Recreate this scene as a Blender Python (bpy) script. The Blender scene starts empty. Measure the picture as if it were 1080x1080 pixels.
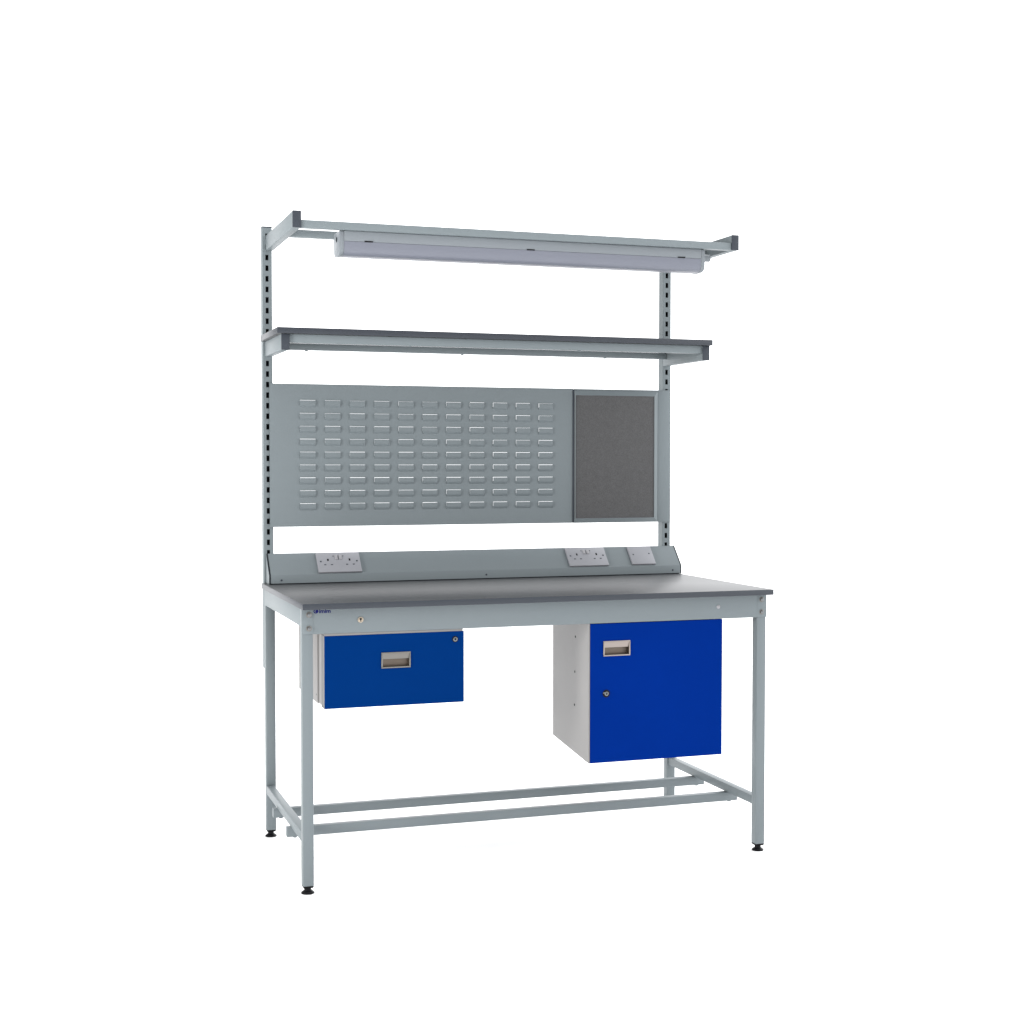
import bpy, bmesh, math, random
from mathutils import Vector, Matrix

random.seed(7)
SC = bpy.context.scene
COL = SC.collection
MM = 0.001

# ------------------------------------------------------------------ camera
cam_data = bpy.data.cameras.new("camera")
cam = bpy.data.objects.new("camera", cam_data)
COL.objects.link(cam)
yaw, pitch, roll, FPX = -0.32590, -0.03454, 0.0003, 1523.30
fwd = Vector((math.sin(-yaw) * math.cos(pitch), math.cos(yaw) * math.cos(pitch), math.sin(pitch)))
r0 = Vector((math.cos(yaw), math.sin(yaw), 0.0))
u0 = r0.cross(fwd)
rt = math.cos(roll) * r0 + math.sin(roll) * u0
up = -math.sin(roll) * r0 + math.cos(roll) * u0
m = Matrix((rt, up, -fwd)).transposed().to_4x4()
m.translation = Vector((-0.74396, -4.05295, 1.24611))
cam.matrix_world = m
cam_data.sensor_width = 36.0
cam_data.lens = 36.0 * FPX / 1080.0
cam_data.clip_start = 0.05
cam_data.clip_end = 400.0
SC.camera = cam

# ------------------------------------------------------------------ studio light
SC.view_settings.view_transform = 'Standard'
SC.view_settings.look = 'None'
SC.view_settings.gamma = 1.0
SC.view_settings.exposure = 0.35
SC.view_settings.use_curve_mapping = False
SC.render.film_transparent = False

FRONT, BACK, RIGHT_GAIN, TOP = 1.05, 2.1, 3.6, 0.9
world = bpy.data.worlds.new("World")
SC.world = world
world.use_nodes = True
nt = world.node_tree
nt.nodes.clear()
out = nt.nodes.new("ShaderNodeOutputWorld")
bg = nt.nodes.new("ShaderNodeBackground")
tc = nt.nodes.new("ShaderNodeTexCoord")
sep = nt.nodes.new("ShaderNodeSeparateXYZ")
nt.links.new(tc.outputs["Generated"], sep.inputs[0])


def ramp(sock, a, b, lo, hi):
    n = nt.nodes.new("ShaderNodeMapRange")
    n.interpolation_type = 'SMOOTHSTEP'
    n.inputs[1].default_value, n.inputs[2].default_value = a, b
    n.inputs[3].default_value, n.inputs[4].default_value = lo, hi
    nt.links.new(sock, n.inputs[0])
    return n.outputs[0]


def math_node(op, a, b):
    n = nt.nodes.new("ShaderNodeMath")
    n.operation = op
    for i, s in enumerate((a, b)):
        if isinstance(s, (int, float)):
            n.inputs[i].default_value = s
        else:
            nt.links.new(s, n.inputs[i])
    return n.outputs[0]


# dark room behind the camera, white sweep behind the bench, bright ceiling banks, added glow from the right to lift the floor shadow
depth_light = ramp(sep.outputs[1], 0.1, 0.75, FRONT, BACK)
right_light = math_node('MULTIPLY', ramp(sep.outputs[0], 0.45, 0.9, 0.0, RIGHT_GAIN), ramp(sep.outputs[1], -0.6, 0.2, 0.45, 1.0))
top_light = ramp(sep.outputs[2], 0.55, 0.95, 0.0, TOP)
side_fall = ramp(sep.outputs[0], -0.6, -0.05, 0.22, 1.0)
total = math_node('ADD', math_node('ADD', math_node('MULTIPLY', depth_light, side_fall), right_light), top_light)
nt.links.new(total, bg.inputs["Strength"])
bg.inputs["Color"].default_value = (0.985, 0.99, 1.0, 1)
nt.links.new(bg.outputs[0], out.inputs[0])

key = bpy.data.lights.new("softbox", 'AREA')
key.shape = 'RECTANGLE'
key.size, key.size_y = 1.2, 1.4
key.energy = 170.0
key.color = (1.0, 0.985, 0.96)
key_o = bpy.data.objects.new("softbox", key)
COL.objects.link(key_o)
key_o.location = (-4.3, -1.4, 1.5)
key_o.rotation_euler = (Vector((0.75, 0.1, 0.8)) - Vector(key_o.location)).to_track_quat('-Z', 'Y').to_euler()


# ------------------------------------------------------------------ materials
def mat(name, col, rough=0.4, metal=0.0, spec=0.5, var=0.0, var_scale=6.0, bump=0.0, bump_scale=900.0, speck=None):
    mt = bpy.data.materials.new(name)
    mt.use_nodes = True
    t = mt.node_tree
    b = t.nodes["Principled BSDF"]
    b.inputs["Base Color"].default_value = (*col, 1)
    b.inputs["Roughness"].default_value = rough
    b.inputs["Metallic"].default_value = metal
    b.inputs["Specular IOR Level"].default_value = spec
    co = t.nodes.new("ShaderNodeTexCoord")
    last = None
    if var > 0:
        no = t.nodes.new("ShaderNodeTexNoise")
        no.inputs["Scale"].default_value = var_scale
        no.inputs["Detail"].default_value = 5.0
        t.links.new(co.outputs["Object"], no.inputs["Vector"])
        mx = t.nodes.new("ShaderNodeMix")
        mx.data_type = 'RGBA'
        mx.inputs[6].default_value = (*[c * (1 - var) for c in col], 1)
        mx.inputs[7].default_value = (*[min(1, c * (1 + var)) for c in col], 1)
        t.links.new(no.outputs["Fac"], mx.inputs[0])
        last = mx.outputs[2]
    if speck:
        n2 = t.nodes.new("ShaderNodeTexNoise")
        n2.inputs["Scale"].default_value = speck[0]
        n2.inputs["Detail"].default_value = 2.0
        t.links.new(co.outputs["Object"], n2.inputs["Vector"])
        rp = t.nodes.new("ShaderNodeMapRange")
        rp.inputs[1].default_value, rp.inputs[2].default_value = 0.35, 0.65
        rp.inputs[3].default_value, rp.inputs[4].default_value = 1 - speck[1], 1 + speck[1]
        t.links.new(n2.outputs["Fac"], rp.inputs[0])
        ml = t.nodes.new("ShaderNodeVectorMath")
        ml.operation = 'SCALE'
        if last is not None:
            t.links.new(last, ml.inputs[0])
        else:
            ml.inputs[0].default_value = col
        t.links.new(rp.outputs[0], ml.inputs["Scale"])
        last = ml.outputs[0]
    if last is not None:
        t.links.new(last, b.inputs["Base Color"])
    if bump > 0:
        n3 = t.nodes.new("ShaderNodeTexNoise")
        n3.inputs["Scale"].default_value = bump_scale
        t.links.new(co.outputs["Object"], n3.inputs["Vector"])
        bp = t.nodes.new("ShaderNodeBump")
        bp.inputs["Strength"].default_value = bump
        bp.inputs["Distance"].default_value = 0.0004
        t.links.new(n3.outputs["Fac"], bp.inputs["Height"])
        t.links.new(bp.outputs[0], b.inputs["Normal"])
    return mt


M = {
    'paint': mat("grey_powder_coat", (0.144, 0.168, 0.179), 0.45, spec=0.28, var=0.04, var_scale=5, bump=0.08, bump_scale=700),
    'laminate': mat("grey_laminate", (0.038, 0.0405, 0.044), 0.45, spec=0.40, var=0.06, var_scale=4, speck=(900, 0.10)),
    'edging': mat("slate_edging", (0.026, 0.031, 0.040), 0.38, spec=0.34, var=0.04),
    'cap': mat("slate_plastic", (0.027, 0.033, 0.043), 0.5, spec=0.3, var=0.04),
    'black': mat("black_plastic", (0.004, 0.004, 0.005), 0.5, spec=0.12, var=0.1),
    'dark': mat("dark_gap", (0.008, 0.010, 0.013), 0.8, spec=0.1, var=0.1),
    'white': mat("white_plastic", (0.240, 0.245, 0.266), 0.4, spec=0.25, var=0.02),
    'switch': mat("switch_plastic", (0.27, 0.27, 0.285), 0.35, spec=0.3, var=0.02),
    'housing': mat("fitting_housing", (0.160, 0.177, 0.193), 0.4, spec=0.3, var=0.02),
    'diffuser': mat("opal_diffuser", (0.140, 0.149, 0.180), 0.35, spec=0.35, var=0.02),
    'carcass': mat("pale_grey_carcass", (0.185, 0.18, 0.178), 0.45, spec=0.22, var=0.03, bump=0.05),
    'blue_drawer': mat("blue_drawer_paint", (0.0002, 0.0200, 0.112), 0.5, spec=0.008, var=0.06, var_scale=3),
    'blue_door': mat("blue_door_paint", (0.0002, 0.0165, 0.158), 0.5, spec=0.008, var=0.09, var_scale=3),
    'metal': mat("brushed_zinc", (0.17, 0.162, 0.15), 0.36, metal=1.0, var=0.05),
    'chrome': mat("bright_zinc", (0.15, 0.155, 0.16), 0.2, metal=1.0, var=0.05),
    'reflect_metal': mat("zinc_warm_reflection", (0.27, 0.235, 0.215), 0.36, metal=1.0, var=0.05),  # handle zinc with a warm reflection put into its colour
    'pocket': mat("shaded_pocket_zinc", (0.13, 0.108, 0.09), 0.45, metal=1.0, var=0.08),  # darker copy of the handle metal, recess shade put into its colour
    'brass': mat("nickel_lock", (0.34, 0.29, 0.23), 0.28, metal=1.0, var=0.05),
    'felt': mat("grey_felt", (0.085, 0.085, 0.087), 0.95, spec=0.05, var=0.10, var_scale=45, bump=0.5, bump_scale=1500, speck=(420, 0.12)),
    'ink': mat("blue_ink", (0.006, 0.008, 0.085), 0.5, spec=0.1, var=0.05),
    'badge': mat("pale_badge", (0.2, 0.22, 0.3), 0.4, spec=0.3, var=0.03),
    'floor': mat("white_studio_floor", (0.97, 0.97, 0.97), 0.9, spec=0.0, var=0.005),
}


# ------------------------------------------------------------------ mesh helpers (all inputs in millimetres)
class MB:
    def __init__(self):
        self.bm = bmesh.new()
        self.mats = []

    def mi(self, key):
        if key not in self.mats:
            self.mats.append(key)
        return self.mats.index(key)

    def poly(self, pts, key):
        f = self.bm.faces.new([self.bm.verts.new(Vector(p) * MM) for p in pts])
        f.material_index = self.mi(key)
        return f

    def merge(self, tmp, key):
        me = bpy.data.meshes.new("tmp")
        bmesh.ops.recalc_face_normals(tmp, faces=tmp.faces)
        for f in tmp.faces:
            f.material_index = self.mi(key)
        tmp.to_mesh(me)
        tmp.free()
        self.bm.from_mesh(me)
        bpy.data.meshes.remove(me)

    def prism(self, prof, ext, axis, key, bevel=0.0, seg=2):
        """closed outline prof extruded between ext[0] and ext[1]; axis 'x': prof=(y,z), 'y': (x,z), 'z': (x,y)"""
        t = bmesh.new()

        def P(a, b, e):
            return Vector({'x': (e, a, b), 'y': (a, e, b), 'z': (a, b, e)}[axis]) * MM
        lo = [t.verts.new(P(a, b, ext[0])) for a, b in prof]
        hi = [t.verts.new(P(a, b, ext[1])) for a, b in prof]
        t.faces.new(lo)
        t.faces.new(hi[::-1])
        n = len(prof)
        for i in range(n):
            t.faces.new((lo[i], lo[(i + 1) % n], hi[(i + 1) % n], hi[i]))
        bmesh.ops.recalc_face_normals(t, faces=t.faces)
        if bevel > 0:
            bmesh.ops.bevel(t, geom=list(t.edges), offset=bevel * MM, segments=seg, profile=0.5, affect='EDGES', clamp_overlap=True)
        self.merge(t, key)

    def box(self, x0, x1, y0, y1, z0, z1, key, bevel=0.8, seg=2):
        self.prism([(x0, z0), (x1, z0), (x1, z1), (x0, z1)], (y0, y1), 'y', key, bevel, seg)

    def cyl(self, c, r, h, axis, key, n=24, bevel=0.0, r2=None):
        """cylinder or cone from c along +axis by h"""
        t = bmesh.new()
        bmesh.ops.create_cone(t, cap_ends=True, segments=n, radius1=r * MM, radius2=(r if r2 is None else r2) * MM, depth=abs(h) * MM)
        if bevel > 0:
            es = [e for e in t.edges if abs(e.verts[0].co.z - e.verts[1].co.z) < 1e-7]
            bmesh.ops.bevel(t, geom=es, offset=bevel * MM, segments=2, profile=0.5, affect='EDGES')
        bmesh.ops.translate(t, verts=t.verts, vec=(0, 0, abs(h) * MM / 2))
        q = {'x': Vector((1, 0, 0)), 'y': Vector((0, 1, 0)), 'z': Vector((0, 0, 1))}[axis] * (1 if h > 0 else -1)
        mt = q.to_track_quat('Z', 'Y').to_matrix().to_4x4()
        mt.translation = Vector(c) * MM
        bmesh.ops.transform(t, matrix=mt, verts=t.verts)
        self.merge(t, key)

    def lathe(self, c, prof, key, n=28):
        t = bmesh.new()
        rings = []
        for r, z in prof:
            rings.append([t.verts.new((Vector(c) + Vector((r * math.cos(2 * math.pi * i / n), r * math.sin(2 * math.pi * i / n), z))) * MM) for i in range(n)])
        for a, b in zip(rings, rings[1:]):
            for i in range(n):
                t.faces.new((a[i], a[(i + 1) % n], b[(i + 1) % n], b[i]))
        t.faces.new(rings[0][::-1])
        t.faces.new(rings[-1])
        self.merge(t, key)

    def plate(self, x0, x1, z0, z1, y, th, holes, key):
        """upright sheet facing -y with rectangular holes (xa, xb, za, zb); front at y, back at y + th"""
        xs = sorted({x0, x1, *[h[0] for h in holes], *[h[1] for h in holes]})
        zs = sorted({z0, z1, *[h[2] for h in holes], *[h[3] for h in holes]})
        t = bmesh.new()
        vf, vb = {}, {}

        def v(d, i, k, yy):
            if (i, k) not in d:
                d[(i, k)] = t.verts.new((xs[i] * MM, yy * MM, zs[k] * MM))
            return d[(i, k)]

        def inside(i, k):
            if not (0 <= i < len(xs) - 1 and 0 <= k < len(zs) - 1):
                return False
            cx, cz = (xs[i] + xs[i + 1]) / 2, (zs[k] + zs[k + 1]) / 2
            return not any(h[0] < cx < h[1] and h[2] < cz < h[3] for h in holes)
        for i in range(len(xs) - 1):
            for k in range(len(zs) - 1):
                if not inside(i, k):
                    continue
                a, b, c, d = (i, k), (i + 1, k), (i + 1, k + 1), (i, k + 1)
                t.faces.new([v(vf, *q, y) for q in (a, b, c, d)])
                t.faces.new([v(vb, *q, y + th) for q in (d, c, b, a)])
                for (p, q), nb in (((a, b), (i, k - 1)), ((b, c), (i + 1, k)), ((c, d), (i, k + 1)), ((d, a), (i - 1, k))):
                    if not inside(*nb):
                        t.faces.new((v(vf, *q, y), v(vf, *p, y), v(vb, *p, y + th), v(vb, *q, y + th)))
        bmesh.ops.dissolve_limit(t, angle_limit=0.01, verts=t.verts, edges=t.edges, delimit={'NORMAL'})
        self.merge(t, key)

    def build(self, name, parent=None, smooth=True):
        me = bpy.data.meshes.new(name)
        self.bm.normal_update()
        self.bm.to_mesh(me)
        self.bm.free()
        for k in self.mats:
            me.materials.append(M[k])
        if smooth:
            me.polygons.foreach_set("use_smooth", [True] * len(me.polygons))
            me.set_sharp_from_angle(angle=math.radians(35))
        o = bpy.data.objects.new(name, me)
        COL.objects.link(o)
        if parent is not None:
            o.parent = parent
        return o


def boxpart(name, parent, args, key, bevel=0.8):
    b = MB()
    b.box(*args, key, bevel)
    return b.build(name, parent)


def board(name, parent, args):
    """laminated board: grey faces, darker edging strip all round"""
    b = MB()
    b.mi('laminate')
    b.box(*args, 'laminate', 0.8)
    k = b.mi('edging')
    b.bm.normal_update()
    for f in b.bm.faces:
        if abs(f.normal.z) < 0.8:
            f.material_index = k
    return b.build(name, parent)


# ------------------------------------------------------------------ the setting
fl = MB()
fl.poly([(-60000, -60000, 0), (60000, -60000, 0), (60000, 60000, 0), (-60000, 60000, 0)], 'floor')
floor = fl.build("floor", smooth=False)
floor['kind'] = 'structure'
floor['label'] = 'plain white studio floor'

# ------------------------------------------------------------------ the workbench
W, D, H, TH = 1500.0, 746.3, 843.6, 17.2
UND = H - TH
LX, LY, S = 4.4, 38.3, 31.5
RY = D - 2 - S
bench = bpy.data.objects.new("workbench", None)
COL.objects.link(bench)
bench['label'] = 'grey steel packing workbench with blue drawer and cupboard, louvred panel and overhead light'
bench['category'] = 'workbench'

# worktop
board("worktop", bench, (0, W, 0, D, UND, H))

# legs, levelling feet, bolts
FZ = 23.2
FOOT = [(18.5, 0), (19, 1.5), (18.2, 4), (14, 7.2), (10.5, 9.5), (9.8, 12), (10.0, 15.5), (12.5, 18)]
for sx in (0, 1):
    for sy in (0, 1):
        x = (LX + 1 if sy == 0 else LX + 3.6) if sx == 0 else W - LX - 1 - S
        y = LY + 1.8 if sy == 0 else RY
        lg = boxpart("leg", bench, (x, x + S, y, y + S, FZ, UND - 0.5), 'paint', 2.2)
        cx, cy = x + S / 2, y + S / 2
        f = MB()
        f.lathe((cx, cy, 0), FOOT, 'black')
        f.box(x + 0.6, x + S - 0.6, y + 0.6, y + S - 0.6, 20.2, FZ - 0.2, 'black', 0.6)
        f.prism([(x + 2, y + 2), (x + S - 2, y + 2), (x + S - 2, y + S - 2), (x + 2, y + S - 2)], (17.6, 20.1), 'z', 'black', 0.8)
        f.build("levelling_foot", lg)
        if sy == 0:
            bx = 25.3 if sx == 0 else 1477.9
            for bz in (809.2, 769.4):
                b = MB()
                b.cyl((bx, LY - 0.1, bz), 8.2, -1.2, 'y', 'metal', 28, 0.3)
                b.cyl((bx, LY - 1.3, bz), 6.4, -4.6, 'y', 'chrome', 6, 1.2)
                b.build("bolt", lg)

# front apron: folded channel in front of the legs
ap = MB()
ZB = 752.6
ap.prism([(LY, ZB), (LY + 22, ZB), (LY + 22, ZB + 1.5), (LY + 1.6, ZB + 1.5), (LY + 1.6, UND - 0.4), (LY, UND - 0.4)],
         (LX + S + 3, W - LX - S - 3), 'x', 'paint', 0.35, 1)
ap.box(LX, LX + S + 2.9, LY, LY + 1.6, ZB + 0.5, UND - 0.4, 'paint', 0.5)
ap.box(W - LX - S - 2.9, W - LX, LY, LY + 1.6, ZB + 0.5, UND - 0.4, 'paint', 0.5)
apron = ap.build("apron", bench)
b = MB()
b.cyl((175.6, LY - 0.1, 789.8), 8.6, -2.0, 'y', 'brass', 28, 0.6)
b.cyl((175.6, LY - 2.3, 789.8), 5.2, -1.6, 'y', 'brass', 24, 0.4)
b.cyl((175.6, LY - 3.75, 792.0), 3.2, -0.4, 'y', 'dark', 16)
b.box(174.2, 177.0, LY - 4.05, LY - 3.7, 784.5, 792, 'dark', 0)
b.build("lock", apron)
b = MB()
b.cyl((1325.0, LY - 0.1, 790.5), 6.5, -1.0, 'y', 'switch', 24, 0.3)
b.cyl((1325.0, LY - 1.1, 790.5), 5.0, -2.2, 'y', 'switch', 24, 1.0)
b.build("cap_plug", apron)

# small blue maker's mark: a ring emblem and a few letters, only half legible in the photo
b = MB()
t = bmesh.new()
N = 32
ring = []
for r in (4.3, 7.2):
    ring.append([(45.5 + r * math.cos(2 * math.pi * i / N), LY - 0.35, 818.2 + r * 0.86 * math.sin(2 * math.pi * i / N)) for i in range(N)])
for i in range(N):
    j = (i + 1) % N
    b.poly([ring[0][i], ring[0][j], ring[1][j], ring[1][i]][::-1], 'ink')
b.cyl((47.0, LY - 0.05, 818.2), 3.4, -0.35, 'y', 'ink', 18)
txt = bpy.data.curves.new("lettering", 'FONT')
txt.body = "imim"
txt.size = 0.0155
txt.offset = 0.0005
to = bpy.data.objects.new("lettering", txt)
COL.objects.link(to)
dg = bpy.context.evaluated_depsgraph_get()
tm = bpy.data.meshes.new_from_object(to.evaluated_get(dg))
xs = [v.co.x for v in tm.vertices]
k = 0.0335 / max(1e-6, max(xs) - min(xs))
tb = bmesh.new()
tb.from_mesh(tm)
for v in tb.verts:
    v.co = Vector((0.0545 + (v.co.x - min(xs)) * k, (LY - 0.35) * MM, 0.8132 + v.co.y))
b.merge(tb, 'ink')
bpy.data.objects.remove(to)
bpy.data.meshes.remove(tm)
b.build("logo", apron, smooth=False)

# side and rear aprons
for x0 in (LX + 1.2, W - LX - 1.2 - 25):
    boxpart("side_rail", bench, (x0, x0 + 25, LY + 2 + S, RY - 0.2, 773.5, UND - 0.4), 'paint', 1.2)
boxpart("rear_rail", bench, (LX + S + 1.2, W - LX - S - 1.2, RY + 4, RY + 28, 773.5, UND - 0.4), 'paint', 1.2)

# side stretchers and foot rails
SZ0, SZ1 = 146.0, 173.5
for x0 in (LX + 3, W - LX - 3 - 26):
    boxpart("side_stretcher", bench, (x0, x0 + 26, LY + 2 + S, RY - 0.2, SZ0, SZ1), 'paint', 1.6)
for y0 in (246.5, 494.5):
    fr = MB()
    fr.box(-5, 1505, y0, y0 + 25, 117, SZ0 - 0.3, 'paint', 1.6)
    rail = fr.build("foot_rail", bench)
    for cx in (20.5, 1479.5):
        n_ = MB()
        n_.cyl((cx, y0 + 12.5, 117.1), 6.5, -4.5, 'z', 'paint', 6, 0.6)
        n_.build("nut", rail)

# ------------------------------------------------------------------ uprights
U0 = D + 2
UW, UD = 32.6, 35.0
PIT, SL0 = 34.865, 1920.66
for x0 in (8.6, 1487.8 - UW):
    u = MB()
    holes = []
    k = -2
    while True:
        z = SL0 - k * PIT
        if z < 600:
            break
        if z < 2000:
            holes.append((x0 + 10.6, x0 + 20.6, z - 9.2, z + 9.2))
        k += 1
    u.plate(x0 + 1.8, x0 + UW - 1.8, 560, 2019, U0, 1.6, holes, 'paint')
    u.prism([(x0, U0 + 1.8), (x0 + 1.7, U0 + 0.05), (x0 + 1.7, U0 + UD), (x0, U0 + UD)], (560, 2019), 'z', 'paint')
    u.prism([(x0 + UW, U0 + 1.8), (x0 + UW, U0 + UD), (x0 + UW - 1.7, U0 + UD), (x0 + UW - 1.7, U0 + 0.05)], (560, 2019), 'z', 'paint')
    u.box(x0 + 1.8, x0 + UW - 1.8, U0 + UD - 3, U0 + UD - 1, 561, 2018, 'dark', 0)  # dark sheet standing in for the shade inside the channel
    up_o = u.build("upright", bench)
    boxpart("end_cap", up_o, (x0 - 0.4, x0 + UW + 0.4, U0 - 0.4, U0 + UD + 0.4, 2019.2, 2023), 'cap', 0.6)

# ------------------------------------------------------------------ top light frame
AX0, AX1, AW = 19.9, 1469.5, 25.0
AY, AZ0, AZ1 = 239.7, 1943.3, 1992.4
fr = MB()
for y0 in (AY + 3, 428.0):
    fr.box(AX0 + AW + 0.3, AX1 - 0.3, y0, y0 + 25, AZ0 + 0.4, AZ0 + 23.6, 'paint', 1.2)
tf = fr.build("light_frame", bench)
for x0 in (AX0, AX1):
    a = MB()
    a.box(x0, x0 + AW, AY + 4, U0 - 0.5, AZ0, AZ1, 'paint', 1.6)
    a.box(x0 + 4, x0 + AW - 4, U0 - 0.4, U0 + 2, AZ0 + 4, AZ1 - 4, 'paint', 0.4)
    a.build("bracket", tf)
    boxpart("end_cap", tf, (x0 - 0.5, x0 + AW + 0.5, AY - 1, AY + 3.8, AZ0 - 0.5, AZ1 + 0.5), 'cap', 1.2)

# ------------------------------------------------------------------ light fitting under the frame
LX0, LX1, LY0, LY1 = 164.5, 1381.0, 257.0, 346.0
SEAM, LTOP, LBOT = 1912.0, 1943.4, 1870.0
lf = MB()
lf.prism([(LY0, SEAM + 0.8), (LY1, SEAM + 0.8), (LY1, LTOP - 3), (LY1 - 3, LTOP), (LY0 + 1.2, LTOP), (LY0, LTOP - 1.2)], (LX0 + 14, LX1 - 14), 'x', 'housing', 0.4)
fit = lf.build("light_fitting", bench)


def d_profile(g):
    pr = [(LY0 + 1 - g, SEAM), (LY0 + 1 - g, SEAM - 14)]
    for i in range(0, 13):
        a = math.pi + math.pi * i / 12
        ca, sa = math.cos(a), math.sin(a)
        ex = 0.62
        pr.append(((LY0 + LY1) / 2 + (LY1 - LY0 - 2 + 2 * g) / 2 * math.copysign(abs(ca) ** ex, ca),
                   SEAM - 14 + (SEAM - 14 - LBOT + g) * math.copysign(abs(sa) ** ex, sa)))
    pr += [(LY1 - 1 + g, SEAM - 14), (LY1 - 1 + g, SEAM)]
    outp = []
    for q in pr:
        if not outp or (abs(q[0] - outp[-1][0]) + abs(q[1] - outp[-1][1])) > 0.05:
            outp.append(q)
    return outp


df = MB()
df.prism(d_profile(0), (LX0 + 14, LX1 - 14), 'x', 'diffuser')
df.build("diffuser", fit)
for (a, c, e) in ((LX0, LX0 + 13.8, -1), (LX1 - 13.8, LX1, 1)):
    ec = MB()
    pr = d_profile(0.8)
    pr = [(y, z) for y, z in pr if z < SEAM - 1]
    full = [(LY0 + 0.2, LTOP - 3)] + pr + [(LY1 - 0.2, LTOP - 6), (LY1 - 7, LTOP - 0.3), (LY0 + 3, LTOP - 0.3)]
    ec.prism(full, (a, c), 'x', 'housing', 2.2)
    yc, zc = 318.0, 1924.0
    face = LX0 if e < 0 else LX1
    if e > 0:
        ec.cyl((face, yc, zc), 12, 46, 'x', 'housing', 24, 2.0)
    if e < 0:
        ec.cyl((face - 0.1, 300, 1921), 8, -0.6, 'x', 'dark', 20)
    ec.build("end_cap", fit)
for cx in (254.0, 774.5, 1296.0):
    boxpart("clip", fit, (cx - 13, cx + 13, LY0 - 1.6, LY0 + 0.6, SEAM - 0.4, SEAM + 3.4), 'black', 0.4)

# ------------------------------------------------------------------ shelf
BX0, BX1, BY0 = 0.6, 1485.6, 407.0
BZ0, BZ1 = 1643.6, 1662.4
sh = board("shelf", bench, (BX0, BX1, BY0, U0 - 1.5, BZ0, BZ1))
CX0, CX1 = 15.6, 1455.4
for x0 in (CX0, CX1):
    a = MB()
    a.box(x0, x0 + AW, 425, U0 - 0.5, 1594, BZ0 - 0.3, 'paint', 1.6)
    a.box(x0 + 4, x0 + AW - 4, U0 - 0.4, U0 + 2, 1598, BZ0 - 4, 'paint', 0.4)
    a.build("bracket", sh)
    boxpart("end_cap", sh, (x0 - 0.5, x0 + AW + 0.5, 420.4, 424.8, 1593.5, BZ0 - 0.4), 'cap', 1.2)
for y0 in (427.0, 715.0):
    r = MB()
    r.box(CX0 + AW + 0.3, CX1 - 0.3, y0, y0 + 25, 1617.0, BZ0 - 0.4 if y0 < 500 else 1638.7, 'paint', 1.2)
    for cx in (430, 1010) if y0 < 500 else (150, 690, 1220):
        r.cyl((cx, y0 + 12, 1617.4), 5, -3.5, 'z', 'paint', 12, 0.8)
    r.build("shelf_rail", sh)

# ------------------------------------------------------------------ louvred tool panel
PY = U0 - 10
PX0, PX1, PZ0, PZ1 = 28.8, 1104.0, 1030.3, 1506.5
lp = MB()
CW, RH = 53.0, 23.0
slots = []
for c in range(11):
    for r in range(9):
        x = 128.5 + c * 84.53
        z = 1107.2 + r * 43.06 + 0.4
        gap = random.choice((0.06, 0.14, 0.22, 0.28, 0.34))
        slots.append((x, z, gap))
lp.plate(PX0, PX1, PZ0, PZ1, PY, 1.5, [(x + 0.75, x + CW, z - 14.0, z + g) for x, z, g in slots], 'paint')
lp.box(PX0, PX1, PY + 1.6, PY + 9, PZ1 - 1.6, PZ1, 'paint', 0.3)
lp.box(PX0, PX1, PY + 1.6, PY + 9, PZ0, PZ0 + 1.6, 'paint', 0.3)
for x, z, g in slots:
    o_, e, zt = 4.8, random.choice((-0.15, 0.0, 0.15)), z - 0.4
    # tongue cut on three sides and pressed forward: its top and side edges stand clear of the sheet, its foot curves back in
    sec = [(PY - o_, zt), (PY - o_, z - 12.0), (PY - o_ * 0.86, z - 16.0), (PY - o_ * 0.5, z - 19.5), (PY - 0.05, z - RH),
           (PY - 0.05, z - RH + 2.6), (PY - o_ * 0.5 + 0.9, z - 18.6), (PY - o_ * 0.86 + 1.1, z - 15.4), (PY - o_ + 1.2, z - 12.0), (PY - o_ + 1.2, zt)]
    lp.prism(sec, (x + e, x + CW - 0.4), 'x', 'paint')
lp.build("louvre_panel", bench)

# ------------------------------------------------------------------ pinboard panel
QX0, QX1 = 1105.6, 1482.2
pb = MB()
pb.box(QX0, QX1, PY, PY + 1.5, PZ0 - 0.4, PZ1 - 0.5, 'paint', 0.3)
pb.box(1431.5, QX1 - 0.2, PY - 1.8, PY - 0.05, PZ0, PZ1 - 1, 'paint', 0.5)
pinb = pb.build("pinboard", bench)
fx0, fx1, fz0, fz1 = 1107.0, 1430.5, 1031.0, 1500.0
ix0, ix1, iz0, iz1 = 1110.5, 1415.0, 1046.5, 1483.0
fm = MB()
fy, iy = PY - 3.0, PY - 9.0
for (A, B_, C_, D_) in (
    ((fx0, fz1), (fx1, fz1), (ix1, iz1), (ix0, iz1)),
    ((fx1, fz0), (fx0, fz0), (ix0, iz0), (ix1, iz0)),
    ((fx1, fz1), (fx1, fz0), (ix1, iz0), (ix1, iz1)),
    ((fx0, fz0), (fx0, fz1), (ix0, iz1), (ix0, iz0)),
):
    o1 = [(A[0], PY - 0.1, A[1]), (B_[0], PY - 0.1, B_[1])]
    o2 = [(A[0], fy, A[1]), (B_[0], fy, B_[1])]
    i1 = [(C_[0], iy, C_[1]), (D_[0], iy, D_[1])]
    i2 = [(C_[0], iy + 5, C_[1]), (D_[0], iy + 5, D_[1])]
    fm.poly([o1[0], o1[1], o2[1], o2[0]], 'paint')
    fm.poly([o2[0], o2[1], i1[0], i1[1]], 'paint')
    fm.poly([i1[1], i1[0], i2[0], i2[1]], 'paint')
bmesh.ops.recalc_face_normals(fm.bm, faces=fm.bm.faces)
fm.build("frame", pinb, smooth=False)
boxpart("felt_board", pinb, (ix0 - 2.5, ix1 + 2, iy + 3, PY - 0.2, iz0 - 2, iz1 + 2), 'felt', 0)
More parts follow.
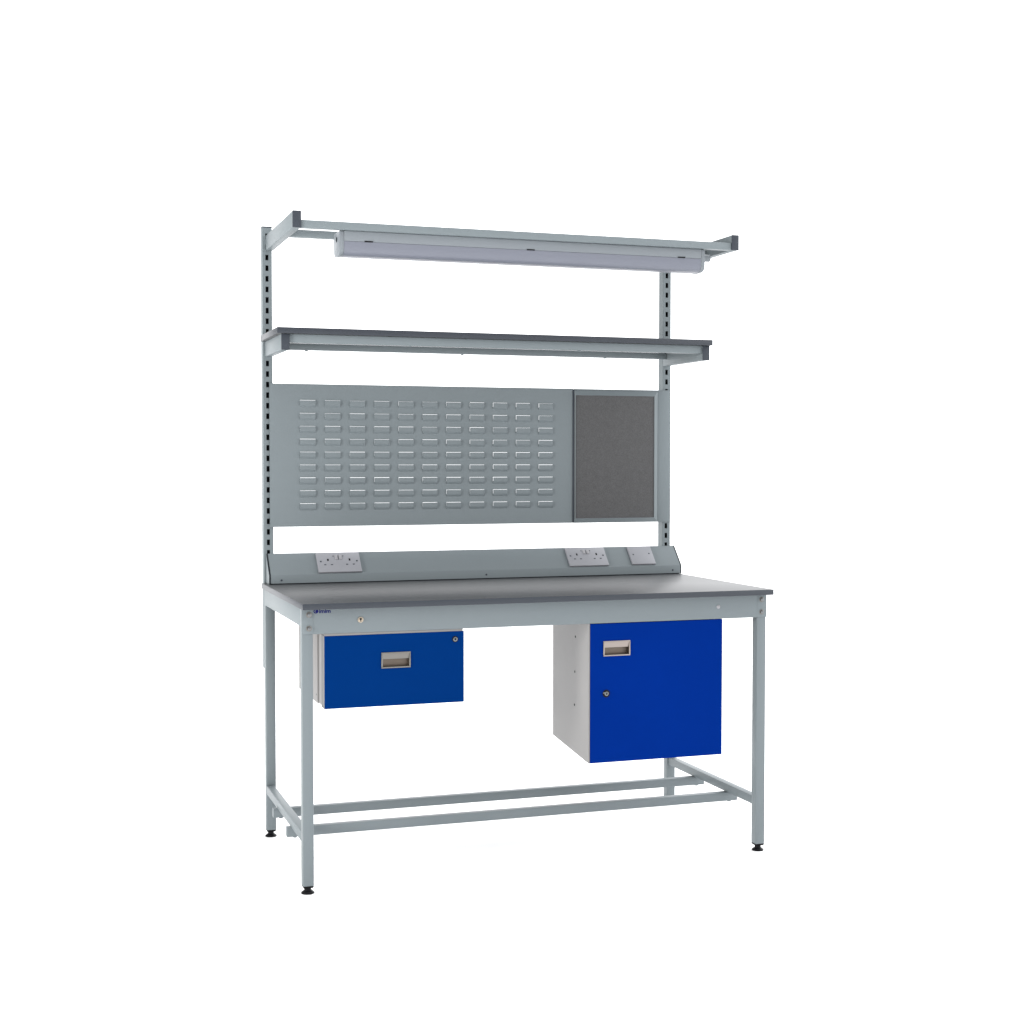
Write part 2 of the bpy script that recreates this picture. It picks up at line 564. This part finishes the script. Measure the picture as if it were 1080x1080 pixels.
boxpart("joint_strip", pinb, (PX1 - 2.0, QX0 + 1.3, PY - 4, PY - 0.1, PZ0 + 1, PZ1 - 3), 'cap', 0.2)

# ------------------------------------------------------------------ cable trunking with sockets
TX0, TX1 = 20.5, 1499.0
TY, TFZ, TTZ, TTY = 684.0, 874.3, 941.8, 746.0
tk = MB()
t_ = 1.5
sl = Vector((TTY - TY, TTZ - TFZ)).normalized()
nn = Vector((sl.y, -sl.x))   # outward normal of the slope is (-sl.y, sl.x)
prof = [(TY, H + 2.6), (TY, TFZ), (TTY, TTZ), (TTY, H + 2.6), (TTY - t_, H + 2.6), (TTY - t_, TTZ - 3), (TY + t_, TFZ - 0.6), (TY + t_, H + 2.6)]
tk.prism(prof, (TX0, TX1), 'x', 'paint', 0.3, 1)
tk.box(TX0 + 2, TX1 - 2, TY + 4, TTY - 4, H + 0.2, H + 6, 'dark', 0)  # dark inset painted in as the shadow gap below the cover
trunk = tk.build("cable_trunking", bench)
for x0, side in ((17.4, -1), (TX1 + 0.1, 1)):
    g = MB()
    gp = [(TY - 1.0, H + 0.4), (TY - 1.0, TFZ + 0.4), (TTY - 0.6, TTZ + 0.9), (TTY, TTZ + 0.9), (TTY, H + 0.4)]
    g.prism(gp, (x0, x0 + 3.0), 'x', 'dark')
    g.build("gasket", trunk)
    e0 = (15.2, 17.3) if side < 0 else (TX1 + 3.2, TX1 + 4.8)
    ep = [(TY + 3, H + 0.4), (TY + 3, TFZ - 1.4), (TTY - 2, TTZ - 4), (TTY - 1, TTZ - 4), (TTY - 1, H + 0.4)]
    e_ = MB()
    e_.prism(ep, e0, 'x', 'paint', 0.4, 1)
    e_.build("end_plate", trunk)
for sx, sz in ((56.1, 856.8), (763.5, 858.4), (1468.2, 857.6)):
    s_ = MB()
    s_.cyl((sx, TY - 0.05, sz), 3.3, -1.2, 'y', 'cap', 18, 0.4)
    s_.build("screw", trunk)

SV = Vector((0, sl.x, sl.y))             # up the slope
SN = Vector((0, -sl.y, sl.x))            # out of the slope
SU = Vector((1, 0, 0))
SLEN = math.hypot(TTY - TY, TTZ - TFZ)


def on_slope(name, x0, x1, v0, v1, items, parent):
    """faceplate on the sloping face; items are raised or dark pieces given in plate fractions (u from left, v from top)"""
    o = Vector((0, TY, TFZ))
    bm_ = MB()
    w, h = x1 - x0, v1 - v0

    def place(b0, u0, u1, w0, w1, n0, n1, key, bev):
        q = MB()
        q.box(u0, u1, -n1, -n0, w0, w1, key, bev)
        # local x along the bench, local z up the slope, local -y out of it
        mt = Matrix((SU, -SN, SV)).transposed().to_4x4()
        mt.translation = (o + SU * x0 + SV * v0) * MM
        bmesh.ops.transform(q.bm, matrix=mt, verts=q.bm.verts)
        me = bpy.data.meshes.new("tmp")
        for f in q.bm.faces:
            f.material_index = b0.mi(key)
        q.bm.to_mesh(me)
        q.bm.free()
        b0.bm.from_mesh(me)
        bpy.data.meshes.remove(me)
    place(bm_, 0, w, 0, h, 0.1, 8.0, 'white', 1.4)
    for (u, v, du, dv, n, key) in items:
        cu, cv = u * w, (1 - v) * h
        place(bm_, cu - du / 2, cu + du / 2, cv - dv / 2, cv + dv / 2, 7.7, 8.0 + n, key, min(0.5, n * 0.4))
    return bm_.build(name, parent)


DBL = [(0.255, 0.39, 5.5, 9.5, 0.2, 'black'), (0.175, 0.63, 7, 4.2, 0.15, 'cap'), (0.33, 0.63, 7, 4.2, 0.15, 'cap'), (0.085, 0.46, 6.0, 5.5, 0.3, 'cap'),
       (0.755, 0.39, 5.5, 9.5, 0.2, 'black'), (0.68, 0.63, 7, 4.2, 0.15, 'cap'), (0.835, 0.63, 7, 4.2, 0.15, 'cap'), (0.92, 0.46, 6.0, 5.5, 0.3, 'cap'),
       (0.455, 0.27, 9.5, 17, 2.4, 'switch'), (0.548, 0.27, 9.5, 17, 2.4, 'switch'),
       (0.5, 0.27, 1.5, 19, 0.2, 'cap'), (0.39, 0.2, 5, 3, 0.2, 'cap'), (0.61, 0.2, 5, 3, 0.2, 'cap')]
on_slope("socket_outlet", 179.5, 326.5, 2.0, SLEN - 6.0, DBL, trunk)
on_slope("socket_outlet", 1071.5, 1220.0, 3.0, SLEN - 6.0, DBL, trunk)
on_slope("blanking_plate", 1310.5, 1402.0, 4.5, SLEN - 6.0,
         [(0.16, 0.47, 5.2, 5.2, 0.25, 'cap'), (0.84, 0.43, 5.2, 5.2, 0.25, 'cap')], trunk)


# ------------------------------------------------------------------ recessed pull, lock
def cup_pull(parent, x0, x1, z0, z1, y, key='metal'):
    h = MB()
    rim = 4.5
    for (a, b_, c, d) in ((x0, x1, z1 - rim, z1), (x0, x1, z0, z0 + rim)):
        h.box(a, b_, y - 3.0, y - 0.1, c, d, key, 1.0)
    for (a, b_) in ((x0, x0 + rim), (x1 - rim, x1)):
        h.box(a, b_, y - 3.0, y - 0.1, z0 + rim, z1 - rim, key, 0.6)
    # pocket let into the panel
    h.box(x0 + 3, x1 - 3, y + 15, y + 16, z0 + 3, z1 - 3, 'pocket', 0)
    h.box(x0 + 3, x0 + 4, y, y + 15, z0 + 3, z1 - 3, 'pocket', 0)
    h.box(x1 - 4, x1 - 3, y, y + 15, z0 + 3, z1 - 3, 'pocket', 0)
    h.box(x0 + 3, x1 - 3, y, y + 15, z0 + 3, z0 + 4, 'pocket', 0)
    h.box(x0 + 3, x1 - 3, y, y + 15, z1 - 4, z1 - 3, 'pocket', 0)
    # finger lip over the upper half, leaning back to its foot
    zm = z1 - (z1 - z0) * 0.44
    h.prism([(y - 2.2, z1 - rim + 0.2), (y + 1.8, zm), (y + 3.2, zm), (y - 0.8, z1 - rim + 0.2)], (x0 + rim - 0.4, x1 - rim + 0.4), 'x', key, 0.3, 1)
    return h.build("handle", parent)


def cam_lock(parent, x, z, y, r, key_shape=False, ring=2.2):
    l = MB()
    l.cyl((x, y - 0.1, z), r + ring, -1.2, 'y', 'black', 28, 0.4)
    l.cyl((x, y - 1.3, z), r, -2.6, 'y', 'chrome', 28, 0.7)
    l.cyl((x, y - 3.95, z), r * 0.45, -0.3, 'y', 'dark', 18)
    if key_shape:
        l.box(x - r - 5.5, x - 1.5, y - 6.5, y - 4.3, z + 1.5, z + 5.2, 'chrome', 0.6)
    return l.build("lock", parent)


# ------------------------------------------------------------------ drawer unit
DX0, DX1, DZ0, DZ1, DY = 68.8, 488.5, 534.2, 745.0, 40.0
dr = MB()
dr.box(DX0 + 1.5, DX1 - 1.5, 148, 452, DZ0 + 0.5, DZ1 - 1, 'carcass', 0.8)       # housing
dr.box(DX0 + 5, DX1 - 5, 84.5, 148.5, DZ0 + 1, DZ1 - 2, 'carcass', 0.8)           # runner gap
dr.box(DX0 + 2, DX1 - 3, DY + 1, 452, DZ1 + 0.3, 752.2, 'carcass', 0.4)          # hanging flange
dr.cyl((DX0 + 1.5, 165, DZ0 + 24), 3, -0.6, 'x', 'cap', 14)
drw = dr.build("drawer_unit", bench)
df = MB()
HX0, HX1, HZ0, HZ1 = 236.8, 325.0, 644.8, 691.6
df.plate(DX0 + 0.8, DX1, DZ0, DZ1, DY, 1.6, [(HX0 + 2.5, HX1 - 2.5, HZ0 + 2.5, HZ1 - 2.5)], 'blue_drawer')
df.plate(DX0 + 0.8, DX1, DZ0, DZ1, DY + 1.62, 42.5, [(HX0 - 3, HX1 + 3, HZ0 - 3, HZ1 + 3)], 'carcass')
df.build("drawer_front", drw, smooth=False)
cup_pull(drw, HX0, HX1, HZ0, HZ1, DY)
cam_lock(drw, 461.3, 722.0, DY, 7.0)

# ------------------------------------------------------------------ cupboard
KX0, KX1, KZ0, KZ1, KY = 887.5, 1340.5, 321.4, 751.6, 40.0
KR, KD = 948.5, 522.0
kb = MB()
th = 4.2
kb.prism([(KX0, KY + 0.5), (KR, KD), (KR + th, KD), (KX0 + th, KY + 0.5)], (KZ0, KZ1), 'z', 'carcass', 0.4, 1)
kb.prism([(KX1, KY + 0.5), (KX1 - th, KY + 0.5), (KX1 - 30 - th, KD), (KX1 - 30, KD)], (KZ0, KZ1), 'z', 'carcass', 0.4, 1)
inner = [(KX0 + th + 0.1, KY + 24), (KR + th + 0.1, KD - 0.5), (KX1 - 30 - th - 0.1, KD - 0.5), (KX1 - th - 0.1, KY + 24)]
kb.prism(inner, (KZ0 + 0.4, KZ0 + 3), 'z', 'carcass')
kb.prism(inner, (KZ1 - 3, KZ1 - 0.4), 'z', 'carcass')
kb.box(KR + th + 0.5, KX1 - 30 - th - 0.5, KD - 3, KD - 0.6, KZ0 + 3.2, KZ1 - 3.2, 'carcass', 0)
for (hy, hz) in ((208, 692.5), (214, 580.3), (218, 474.0)):
    hx = KX0 + (KR - KX0) * (hy - KY) / (KD - KY)
    kb.cyl((hx + 0.6, hy, hz), 4.0, -1.4, 'x', 'dark', 16, 0.4)
cup = kb.build("cupboard", bench)
dd = MB()
GX0, GX1, GZ0, GZ1 = 934.2, 1024.0, 650.3, 697.4
dd.plate(KX0 + th + 0.6, KX1 - 0.6, KZ0 + 0.6, KZ1 - 1.0, KY - 0.6, 22.0, [(GX0 + 2.5, GX1 - 2.5, GZ0 + 2.5, GZ1 - 2.5)], 'blue_door')
dd.build("door", cup, smooth=False)
cup_pull(cup, GX0, GX1, GZ0, GZ1, KY - 0.6, 'reflect_metal')
cam_lock(cup, 944.8, 535.2, KY - 0.6, 7.0, True, 5.0)
